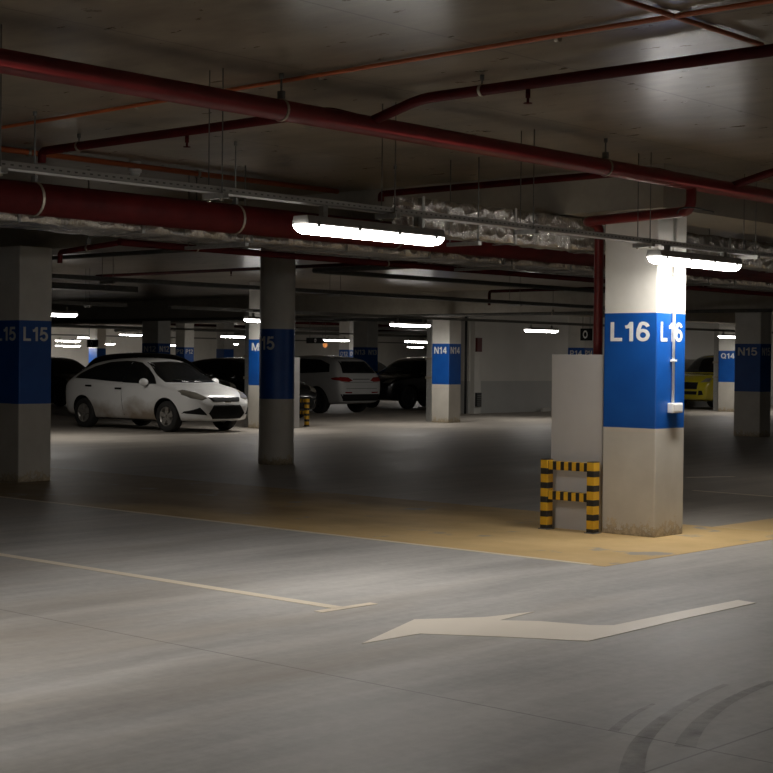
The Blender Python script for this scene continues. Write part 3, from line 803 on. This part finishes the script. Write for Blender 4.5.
# ------------------------------------------------------------------ foil ducts
def duct(x0, x1, y0, y1, z0, z1, label, seed, name='foil_duct', crumple=.013):
    org = Vector(((x0+x1)/2, (y0+y1)/2, z0))
    t = thing(name, org, label, 'duct', 'foil wrapped ducts')
    mb = MB(); per = []
    nz, nx = 6, 7
    for i in range(nx): per.append((x0+(x1-x0)*i/nx, z0))
    for i in range(nz): per.append((x1, z0+(z1-z0)*i/nz))
    for i in range(nx): per.append((x1+(x0-x1)*i/nx, z1))
    for i in range(nz): per.append((x0, z1+(z0-z1)*i/nz))
    n = max(2, int((y1-y0)/.045)); rings = []
    for k in range(n+1):
        y = y0+(y1-y0)*k/n; ring = []
        for x, z in per:
            p = Vector((x, y, z))
            d = noise.noise_vector(p*5+Vector((seed, 0, 0)))*crumple*.8+noise.noise_vector(Vector((p.x*5, p.y*15+p.z*4, p.z*4)))*crumple*1.1
            ring.append(mb.bm.verts.new(p+d))
        rings.append(ring)
    m = len(per)
    for a, c in zip(rings, rings[1:]):
        for i in range(m): mb.bm.faces.new((a[i], a[(i+1) % m], c[(i+1) % m], c[i])).smooth = True
    mb.bm.faces.new(rings[0]); mb.bm.faces.new(rings[-1][::-1])
    mb.build('lagging', M['foil'], t, org)
    for k in range(int((y1-max(y0, 2))/1.2)+1):
        y = max(y0, 2)+k*1.2+.1
        if y > min(y1-.1, 18): break
        e = .012; prof = [(x0-e, z0-e), (x1+e, z0-e), (x1+e, z1+e)]
        inn = [(x0-e, z0-e+.004), (x1+e-.004, z0-e+.004), (x1+e-.004, z1+e)]
        mb = MB(); vs = [(x, yy, z) for yy in (y, y+.03) for x, z in prof+inn]
        mb.quad_faces(vs, [(0, 1, 7, 6), (1, 2, 8, 7), (3, 4, 10, 9), (4, 5, 11, 10), (0, 1, 4, 3), (1, 2, 5, 4), (6, 7, 10, 9), (7, 8, 11, 10), (0, 3, 9, 6), (2, 5, 11, 8)])
        mb.build('strap', M['galv'], t, org)
    return t
duct(-8.27, -8.05, 9.23, 26, 2.495, 2.775, 'foil wrapped duct above the heavy dark pipe, from the centre lamp rightwards behind column L16', 1)
duct(-10.65, -10.0, -5, 26, 2.515, 2.765, 'long lower foil duct beneath the thickest red pipe', 3)
for y, w_ in ((3, 'out of view'), (6, 'at the left edge'), (9.2, 'left of the round column'), (13, 'over the gap right of the round column'), (17, 'left of the riser by column L16')):
    t = thing('duct_hanger', (-10.325, y, 2.49), 'strap hanger of the long lower foil duct, '+w_, 'hanger', 'hangers of the lower foil duct')
    MB().box(-.40, .40, -.02, .02, -.03, .0).build('bracket', M['galv'], t)
    for s in (-1, 1): MB().tube([(s*.37, 0, -.03), (s*.37, 0, CEIL-2.49)], .005, 8).build('rod', M['dull_steel'], t)
t = thing('duct_hanger', (-8.16, 10.0, 2.47), 'strap hanger of the upper foil duct', 'hanger')
MB().box(-.17, .17, -.02, .02, -.03, -.0).build('bracket', M['galv'], t)
for s in (-1, 1): MB().tube([(s*.15, 0, -.03), (s*.15, 0, CEIL-2.47)], .005, 8).build('rod', M['dull_steel'], t)

# ------------------------------------------------------------------ far wall fittings
wx = -28.0
q = on(480, 345, 0, wx+.2)
t = thing('pilaster', (wx+.004, wy0+.2, 0), 'narrow pale pilaster at the left end of the grey and white wall', 'pilaster')
MB().box(0, .16, -.14, .16, 0, 2.62, .005).build('shaft', M['wall_white'], t)
y1 = on(480, 345, 0, wx+.17).y
t = thing('hose_cabinet', (wx+.166, wy0+.2, 1.77), 'small dark red cabinet high on the pilaster by the white wall', 'cabinet')
MB().box(0, .06, -.12, .12, 0, .40, .006).build('case', M['hydrant_red'], t)
MB().box(.06, .066, -.10, .10, .02, .38, .002).build('door', M['hydrant_red'], t)
t = thing('vent_box', (wx+.166, wy0+.2, .2), 'small dark grey box low on the pilaster by the white wall', 'box')
MB().box(0, .07, -.11, .11, 0, .40, .006).build('case', M['dark_metal'], t)
for k in range(6): MB().box(.07, .078, -.09, .09, .04+k*.055, .06+k*.055).build('louvre', M['dull_steel'], t)
tag(MB().tube(bend([(wx+.05, wy0-.2, .0), (wx+.05, wy0-.2, CEIL)], .1), .035, 10).build('drain_pipe', M['dark_metal'], None, org=(wx+.05, wy0-.2, 0)), 'dark vertical drain pipe at the left end of the white wall', 'pipe')
q = on(545, 408, 0, wx+.1); t = tag(MB().box(-.05, .05, -.2, .2, 0, .12, .02).build('kerb_block', M['wall_white'], None, loc=(wx+.12, q.y, 0)), 'small pale block at the foot of the white wall', 'block')

def hang_sign(px, py, depth, w, h, label):
    p = at(px, depth); d = ray(px, py); z = EYE+d.z*depth/Vector((d.x, d.y)).dot(FW)
    t = thing('hanging_sign', (p.x, p.y, z), label, 'sign', 'black hanging zone signs')
    t.rotation_euler = (0, 0, math.radians(0))
    MB().box(-w/2, w/2, -.05, .05, -h/2, h/2, .01).build('case', M['black_plastic'], t)
    mb = MB(); n = 24
    for k in range(n):
        a, b = 2*PI*k/n, 2*PI*(k+1)/n; R, r2 = h*.33, h*.20
        f = lambda an, rr: (rr*.72*math.cos(an), -.054, rr*math.sin(an))
        mb.quad_faces([f(a, R), f(b, R), f(b, r2), f(a, r2)], [(0, 1, 2, 3)])
    mb.build('numeral', M['letter'], t)
    for s in (-1, 1): MB().tube([(s*w*.35, 0, h/2), (s*w*.35, 0, CEIL-z)], .008, 6).build('rod', M['dull_steel'], t)
    return t
hang_sign(586, 334.5, 42.6, .34, .33, 'black hanging sign with a pale zero beside column P14')
hang_sign(92.5, 343.5, 62, .62, .30, 'black hanging sign at left above the dark SUV')
hang_sign(316, 340.5, 60, 1.0, .22, 'wide dark hanging sign left of column O12')
p = at(325, 64); t = thing('signal_lamp', (p.x, p.y, 2.12), 'tiny orange lamp glowing left of column O12', 'lamp')
MB().tube([(0, 0, .08), (0, 0, CEIL-2.12)], .01, 8).build('stem', M['dull_steel'], t)
mb = MB(); mb.lathe([(0, -.12), (.07, -.09), (.10, 0), (.07, .07), (0, .08)], seg=16); mb.build('lens', M['orange_glow'], t)

# ------------------------------------------------------------------ cars
def pchip(xs, ys, x):
    n = len(xs)
    if x <= xs[0]: return ys[0]
    if x >= xs[-1]: return ys[-1]
    i = max(k for k in range(n-1) if xs[k] <= x)
    h = [xs[k+1]-xs[k] for k in range(n-1)]; d = [(ys[k+1]-ys[k])/h[k] for k in range(n-1)]
    def m(k):
        if k == 0: return d[0]
        if k == n-1: return d[-1]
        if d[k-1]*d[k] <= 0: return 0
        return 2*d[k-1]*d[k]/(d[k-1]+d[k])
    t = (x-xs[i])/h[i]; t2, t3 = t*t, t*t*t
    return (2*t3-3*t2+1)*ys[i]+(t3-2*t2+t)*h[i]*m(i)+(-2*t3+3*t2)*ys[i+1]+(t3-t2)*h[i]*m(i+1)

# columns of a station: x, bottom, belt, top, half width low, half width belt, half width top
HATCH = [(-2.16, .44, .66, .70, .56, .60, .52), (-2.12, .32, .80, .90, .70, .74, .60), (-2.02, .26, .92, 1.06, .76, .83, .60), (-1.85, .24, .985, 1.22, .79, .87, .58), (-1.62, .22, .995, 1.345, .81, .895, .565),
         (-1.3, .20, .985, 1.425, .82, .91, .57), (-.8, .19, .96, 1.475, .82, .915, .58), (-.3, .19, .94, 1.49, .82, .915, .59), (.15, .19, .925, 1.47, .82, .915, .585), (.45, .19, .92, 1.39, .82, .915, .585),
         (.8, .19, .915, 1.20, .82, .915, .62), (1.12, .19, .91, 1.015, .82, .91, .68), (1.2, .19, .90, .985, .82, .905, .70), (1.5, .20, .85, .93, .80, .89, .66), (1.8, .21, .77, .855, .76, .84, .58), (2.0, .22, .68, .775, .68, .74, .48), (2.12, .25, .56, .66, .54, .58, .38), (2.17, .34, .48, .54, .40, .44, .30)]
SUV = [(-2.2, .48, .72, .78, .60, .66, .58), (-2.17, .36, .90, .98, .72, .80, .68), (-2.10, .30, 1.0, 1.12, .78, .87, .66), (-1.98, .28, 1.06, 1.34, .80, .90, .63), (-1.75, .26, 1.07, 1.53, .82, .92, .62),
       (-1.3, .24, 1.06, 1.59, .83, .925, .62), (-.6, .23, 1.04, 1.615, .83, .925, .63), (0, .23, 1.02, 1.60, .83, .925, .63), (.4, .23, 1.01, 1.52, .83, .925, .62), (.8, .23, 1.0, 1.30, .83, .92, .66), (1.1, .23, .99, 1.10, .83, .915, .72), (1.2, .23, .98, 1.065, .83, .91, .73), (1.6, .25, .93, 1.02, .82, .89, .70), (1.95, .27, .86, .95, .75, .82, .60), (2.12, .30, .72, .82, .64, .70, .50), (2.2, .42, .60, .66, .50, .56, .40)]

def car_body_mesh(st, sx, sz, sw, wheels, wr):
    cols = list(zip(*st)); xs = cols[0]; N_ST = 44
    X = sorted(set([xs[0]+(xs[-1]-xs[0])*k/N_ST for k in range(N_ST+1)]+[xs[0], xs[1], xs[-2], xs[-1]]))
    bm = bmesh.new(); rings = []
    for x in X:
        zb, zl, zt, w0, w1, w2 = (pchip(xs, c, x) for c in cols[1:])
        zl = min(zl, zt-.03); k = min(1, (zt-zl)/.3)
        half = [(0, zb), (w0*.6, zb), (w0*.96, zb+.015), (w0, zb+.07), (w0+(w1-w0)*.75, zb+.36*(zl-zb)), (w1, zb+.74*(zl-zb)), (w1*.985, zl-.015), (w1*.965, zl+.012),
                (w1*.965+(w2-w1*.965)*.5, zl+(zt-zl)*.52), (w2+.01, zt-.07*k-.006), (w2*.86, zt-.022*k-.002), (w2*.5, zt+.004), (0, zt+.012)]
        full = half+[(-y, z) for y, z in half[-2:0:-1]]
        rings.append([bm.verts.new((x*sx, y*sw, z*sz)) for y, z in full])
    m = len(rings[0])
    for a, c in zip(rings, rings[1:]):
        for i in range(m):
            f = bm.faces.new((a[i], c[i], c[(i+1) % m], a[(i+1) % m])); f.smooth = True
    bm.faces.new(rings[0]); bm.faces.new(rings[-1][::-1])
    bmesh.ops.recalc_face_normals(bm, faces=bm.faces)
    me = bpy.data.meshes.new('body_cage'); bm.to_mesh(me); bm.free()
    return me

def car(loc, rz, label, paint, st=HATCH, sx=1, sz=1, sw=1, wr=.315, wheels=(1.27, -1.37), track=.76, rim='rim', group='parked cars', name='car', detail=None):
    t = thing(name, (loc[0], loc[1], 0), label, 'car', group, rz)
    me = car_body_mesh(st, sx, sz, sw, wheels, wr)
    tmp = bpy.data.objects.new('tmp_body', me); C.objects.link(tmp)
    me.materials.append(M[paint]); me.materials.append(M['black_plastic'])
    sub = tmp.modifiers.new('s', 'SUBSURF'); sub.levels = 1; sub.render_levels = 1
    cut = MB()
    for wxp in wheels:
        for s in (-1, 1):
            cc = (wxp*sx, 0, wr+.015)
            R = wr+.05
            ring = [( .54*s), (1.2*s)]
            va = [[cut.bm.verts.new((wxp*sx+R*math.cos(2*PI*k/40), yy*sw, wr+.015+R*math.sin(2*PI*k/40))) for k in range(40)] for yy in ring]
            for k in range(40): cut.bm.faces.new((va[0][k], va[0][(k+1) % 40], va[1][(k+1) % 40], va[1][k]))
            cut.bm.faces.new(va[0]); cut.bm.faces.new(va[1])
    co_ = cut.build('tmp_cut', [M[paint], M['black_plastic']])
    for f in co_.data.polygons: f.material_index = 1
    bo = tmp.modifiers.new('b', 'BOOLEAN'); bo.object = co_; bo.operation = 'DIFFERENCE'; bo.solver = 'EXACT'
    bpy.context.view_layer.update()
    ev = tmp.evaluated_get(bpy.context.evaluated_depsgraph_get())
    bme = bpy.data.meshes.new_from_object(ev)
    bpy.data.objects.remove(tmp); bpy.data.objects.remove(co_)
    body = bpy.data.objects.new('body', bme); C.objects.link(body); body.parent = t
    b = bmesh.new(); b.from_mesh(bme); 
    for e in b.edges:
        if len(e.link_faces) == 2 and e.calc_face_angle(0) > .75: e.smooth = False
    for f in b.faces: f.smooth = True
    b.to_mesh(bme)
    bvh = BVHTree.FromBMesh(b); b.free()
    def decal(nm, poly, view, m, off=.006, parent=t, cuts=9, lbl=None):
        """outline seen from one side, laid on the body surface with its own small thickness"""
        d = bmesh.new()
        v = [d.verts.new((p[0], p[1], 0)) for p in poly]
        f = d.faces.new(v); bmesh.ops.triangulate(d, faces=[f])
        bmesh.ops.subdivide_edges(d, edges=d.edges, cuts=cuts, use_grid_fill=True)
        bad = []
        for vv in d.verts:
            a, c = vv.co.x, vv.co.y
            if view == 'R': o, di = Vector((a, -3, c)), Vector((0, 1, 0))
            elif view == 'L': o, di = Vector((a, 3, c)), Vector((0, -1, 0))
            elif view == 'F': o, di = Vector((4, a, c)), Vector((-1, 0, 0))
            elif view == 'T': o, di = Vector((a, c, 4)), Vector((0, 0, -1))
            else: o, di = Vector((-4, a, c)), Vector((1, 0, 0))
            h = bvh.ray_cast(o, di)
            if h[0] is None: bad.append(vv); continue
            vv.co = h[0]-di*off
        if bad: bmesh.ops.delete(d, geom=bad, context='VERTS')
        for ff in d.faces: ff.smooth = True
        ret = bmesh.ops.extrude_face_region(d, geom=list(d.faces))
        dv = {'R': (0, .012, 0), 'L': (0, -.012, 0), 'F': (-.012, 0, 0), 'B': (.012, 0, 0), 'T': (0, 0, -.012)}[view]
        bmesh.ops.translate(d, verts=[g for g in ret['geom'] if isinstance(g, bmesh.types.BMVert)], vec=dv)
        bmesh.ops.recalc_face_normals(d, faces=d.faces)
        me2 = bpy.data.meshes.new(nm); d.to_mesh(me2); d.free(); me2.materials.append(M[m] if isinstance(m, str) else m)
        o = bpy.data.objects.new(nm, me2); C.objects.link(o); o.parent = parent
        if lbl: o['label'] = lbl
        return o
    # wheels
    for wxp in wheels:
        for s in (-1, 1):
            mb = MB(); y0 = track*sw*s
            prof = [(wr*.62, -.095), (wr*.80, -.105), (wr*.95, -.098), (wr, -.07), (wr, .07), (wr*.95, .098), (wr*.80, .105), (wr*.62, .095)]
            mb.lathe(prof, (wxp*sx, y0, wr), 'Y', 36)
            w = mb.build('wheel', M['rubber'], t)
            mb = MB(); yo = y0+s*.055
            mb.lathe([(0, .0), (wr*.16, .0), (wr*.2, -.02*s), (wr*.6, -.05*s), (wr*.66, .03*s), (wr*.60, .035*s), (wr*.58, -.05*s)], (wxp*sx, yo, wr), 'Y', 30)
            for k in range(5):
                a = 2*PI*k/5+.3
                p0 = Vector((wxp*sx+.03*math.cos(a), yo+.012*s, wr+.03*math.sin(a))); p1 = Vector((wxp*sx+wr*.6*math.cos(a), yo+.02*s, wr+wr*.6*math.sin(a)))
                pe = Vector((-math.sin(a), 0, math.cos(a)))
                vs = []
                for pp, ww in ((p0, .035), (p1, .05)):
                    for dy in (-.02, .012): vs += [pp+pe*ww+Vector((0, dy*s, 0)), pp-pe*ww+Vector((0, dy*s, 0))]
                mb.quad_faces(vs, [(0, 1, 3, 2), (4, 5, 7, 6), (2, 3, 7, 6), (0, 1, 5, 4), (0, 2, 6, 4), (1, 3, 7, 5)])
            mb.build('rim', M[rim], w)
    def S(poly): return [(x*sx, z*sz) for x, z in poly]
    def FB(poly): return [(y*sw, z*sz) for y, z in poly]
    both = ('R', 'L')
    if st is HATCH:
        for v in both:
            decal('side_window', S([(-1.70, 1.05), (-1.62, 1.15), (-1.25, 1.31), (-.8, 1.40), (-.3, 1.43), (-.085, 1.425), (-.085, .985), (-.5, 1.0), (-1.1, 1.03)]), v, 'glass')
            decal('door_pillar', S([(-.09, 1.425), (-.055, 1.425), (-.055, .982), (-.09, .985)]), v, 'black_plastic', .007, cuts=3)
            decal('side_window', S([(-.06, 1.425), (.2, 1.395), (.45, 1.29), (.72, 1.12), (.94, .965), (.5, .965), (-.06, .98)]), v, 'glass')
        decal('windshield', FB([(-.70, 1.0), (-.35, .995), (.35, .995), (.70, 1.0), (.62, 1.2), (.52, 1.40), (0, 1.425), (-.52, 1.40), (-.62, 1.2)]), 'F', 'glass')
        decal('rear_window', FB([(-.56, 1.08), (.56, 1.08), (.50, 1.34), (-.50, 1.34)]), 'B', 'glass')
        for s in (-1, 1):
            decal('headlight', FB([(s*.45, .70), (s*.60, .655), (s*.78, .695), (s*.845, .76), (s*.84, .84), (s*.74, .86), (s*.60, .81)]), 'F', 'headlamp')
            decal('fog_recess', FB([(s*.52, .355), (s*.82, .385), (s*.82, .43), (s*.66, .51)]), 'F', 'black_plastic')
            decal('tail_light', FB([(s*.62, .86), (s*.76, .86), (s*.70, 1.10), (s*.60, 1.10)]), 'B', 'tail_red')
        decal('grille', FB([(-.36, .625), (.36, .625), (.43, .715), (-.43, .715)]), 'F', 'black_plastic')
        decal('lower_intake', FB([(-.38, .275), (.38, .275), (.49, .39), (.36, .56), (-.36, .56), (-.49, .39)]), 'F', 'black_plastic')
        for v in both:
            decal('door_handle', S([(-.26, .835), (-.06, .835), (-.06, .872), (-.26, .872)]), v, 'black_plastic', .02)
            decal('door_handle', S([(-1.24, .875), (-1.04, .875), (-1.04, .912), (-1.24, .912)]), v, 'black_plastic', .02)
            decal('door_seam', S([(-.055, .30), (-.045, .30), (-.072, .96), (-.082, .96)]), v, 'dark_paint', .003, cuts=3)
            decal('sill_trim', S([(-.95, .205), (.86, .205), (.86, .235), (-.95, .235)]), v, 'black_plastic', .004, cuts=4)
        my = .90; mx = .72; mzz = 1.0
        bz = .0
    else:
        for v in both:
            decal('side_window', S([(-1.74, 1.16), (-1.62, 1.38), (-1.2, 1.50), (-.2, 1.53), (-.2, 1.10), (-1.1, 1.13)]), v, 'glass')
            decal('side_window', S([(-.15, 1.53), (.2, 1.50), (.5, 1.38), (.95, 1.06), (.4, 1.07), (-.15, 1.09)]), v, 'glass')
            decal('sill_trim', S([(-.9, .24), (.8, .24), (.8, .36), (-.9, .36)]), v, 'black_plastic', .006)
            decal('door_handle', S([(-.36, .93), (-.16, .93), (-.16, .965), (-.36, .965)]), v, M[paint], .02)
            decal('door_handle', S([(-1.26, .95), (-1.06, .95), (-1.06, .985), (-1.26, .985)]), v, M[paint], .02)
        decal('windshield', FB([(-.72, 1.09), (.72, 1.09), (.58, 1.52), (0, 1.54), (-.58, 1.52)]), 'F', 'glass')
        decal('rear_window', FB([(-.66, 1.13), (.66, 1.13), (.56, 1.46), (-.56, 1.46)]), 'B', 'glass')
        for s in (-1, 1):
            decal('headlight', FB([(s*.46, .80), (s*.74, .82), (s*.76, .92), (s*.60, .92)]), 'F', 'headlamp')
            decal('tail_light', FB([(s*.36, .93), (s*.50, .89), (s*.80, .90), (s*.83, .97), (s*.80, 1.03), (s*.52, 1.02)]), 'B', 'tail_red')
            decal('tail_light', S([(-2.14, .92), (-1.90, .95), (-1.86, .99), (-2.02, 1.02), (-2.10, 1.02)]), 'L' if s > 0 else 'R', 'tail_red', .005)
            decal('reflector', FB([(s*.40, .575), (s*.66, .58), (s*.66, .615), (s*.40, .61)]), 'B', 'tail_red')
            decal('fog_recess', FB([(s*.40, .42), (s*.58, .44), (s*.54, .56), (s*.42, .56)]), 'F', 'black_plastic')
        decal('boot_seam', FB([(-.70, .875), (.70, .875), (.70, .885), (-.70, .885)]), 'B', 'black_plastic', .003)
        decal('boot_trim', FB([(-.34, .955), (.34, .955), (.34, .975), (-.34, .975)]), 'B', 'black_plastic', .005)
        decal('boot_seam', FB([(-.62, .70), (.62, .70), (.62, .71), (-.62, .71)]), 'B', 'black_plastic', .003)
        decal('lower_bumper', FB([(-.70, .36), (.70, .36), (.80, .55), (-.80, .55)]), 'B', 'black_plastic', .008, cuts=16)
        decal('grille', FB([(-.36, .60), (.36, .60), (.38, .80), (-.38, .80)]), 'F', 'black_plastic')
        decal('lower_intake', FB([(-.34, .44), (.34, .44), (.36, .54), (-.36, .54)]), 'F', 'black_plastic')
        my = .92; mx = .78; mzz = 1.08
    # mirrors
    for s in (-1, 1):
        hit = bvh.ray_cast(Vector((mx*sx, 3*s, (mzz-.06)*sz)), Vector((0, -s, 0)))
        yb = hit[0].y if hit[0] is not None else my*sw*s
        mb = MB(); c = Vector((mx*sx, yb+s*.11, mzz*sz+.0))
        bmesh.ops.create_uvsphere(mb.bm, u_segments=20, v_segments=12, radius=1)
        for v in mb.bm.verts:
            x, y, z = v.co; v.co = c+Vector((x*.075 if x > 0 else x*.05, y*.115, z*.078))
        for f in mb.bm.faces: f.smooth = True
        mo = mb.build('mirror', M[paint], t)
        MB().tube([Vector((mx*sx, yb-.02*s, mzz*sz-.06)), c+Vector((0, 0, -.05))], .022, 10).build('mirror_arm', M['black_plastic'], mo)
    if detail == 'hatch':
        MB().tube([(-.05, 0, 1.49), (-.07, 0, 1.53)], .012, 8).build('antenna', M['black_plastic'], t)
        MB().box(2.165, 2.185, -.09, .09, .60, .64, .01).build('badge', M['chrome'], t)
        mb = MB(); 
        for y0, y1 in ((.55, .02), (-.02, -.50)):
            pa = []
            for k in range(7):
                yy = y0+(y1-y0)*k/6; h = bvh.ray_cast(Vector((4, yy, 1.012+.03*k/6)), Vector((-1, 0, 0)))
                if h[0] is not None: pa.append(h[0]+Vector((.014, 0, .008)))
            if len(pa) > 1: mb.tube(pa, .009, 6)
        mb.build('wiper', M['black_plastic'], t)
    return t

c = gp(166, 432.0)
hd = math.radians(1.3)
lx, ly = 1.27, -.85
R2 = Matrix.Rotation(hd, 2)
off = R2 @ Vector((lx, ly))
car((c.x-off.x, c.y-off.y), hd, 'white dusty hatchback with tinted windows parked right of column L15', 'white_paint', HATCH, detail='hatch', name='hatchback')
car((-29.7, 24.6), 0, 'dark SUV parked behind the white hatchback, its roof showing above', 'dark_paint', SUV, wr=.34, rim='dark_rim', name='suv')
car((-29.6, 27.3), 0, 'black car behind the white hatchback bonnet, left of the lit column', 'black_paint', HATCH, rim='dark_rim', sz=1.02)
car((-31.75, 31.8), PI, 'white SUV seen from the rear, right of the round column', 'white_paint_clean', SUV, wr=.35, wheels=(1.3, -1.3), rim='dark_rim', name='suv')
car((-32.5, 37.5), -PI/2, 'black SUV pointing left, between the white SUV and column N14', 'black_paint', SUV, wr=.35, rim='dark_rim', name='suv', sz=1.0)
car((-40.2, 29.2), 0, 'dark car at far left, behind column L15', 'black_paint', HATCH, rim='dark_rim')
car((-26.65, 46.1), -PI/2, 'yellow SUV by the wall between column L16 and column Q14', 'yellow_paint', SUV, wr=.36, rim='dark_rim', name='suv', sz=1.12, sx=.85)
p = at(383, 60); car((p.x-1.5, p.y+.5), 0, 'silver car glimpsed behind the black SUV', 'silver_paint', HATCH, sz=1.05)

# ------------------------------------------------------------------ world and view
w = bpy.data.worlds.new('world'); scene.world = w; w.use_nodes = True
w.node_tree.nodes['Background'].inputs[0].default_value = (.5, .45, .4, 1)
w.node_tree.nodes['Background'].inputs[1].default_value = 0.004
vs = scene.view_settings
scene.display_settings.display_device = 'sRGB'
vs.view_transform = 'Standard'; vs.look = 'None'; vs.gamma = 1; vs.use_curve_mapping = False
vs.exposure = 0.0
cy = scene.cycles
cy.use_denoising = True
cy.max_bounces = 8; cy.diffuse_bounces = 4; cy.glossy_bounces = 4
cy.sample_clamp_indirect = 8
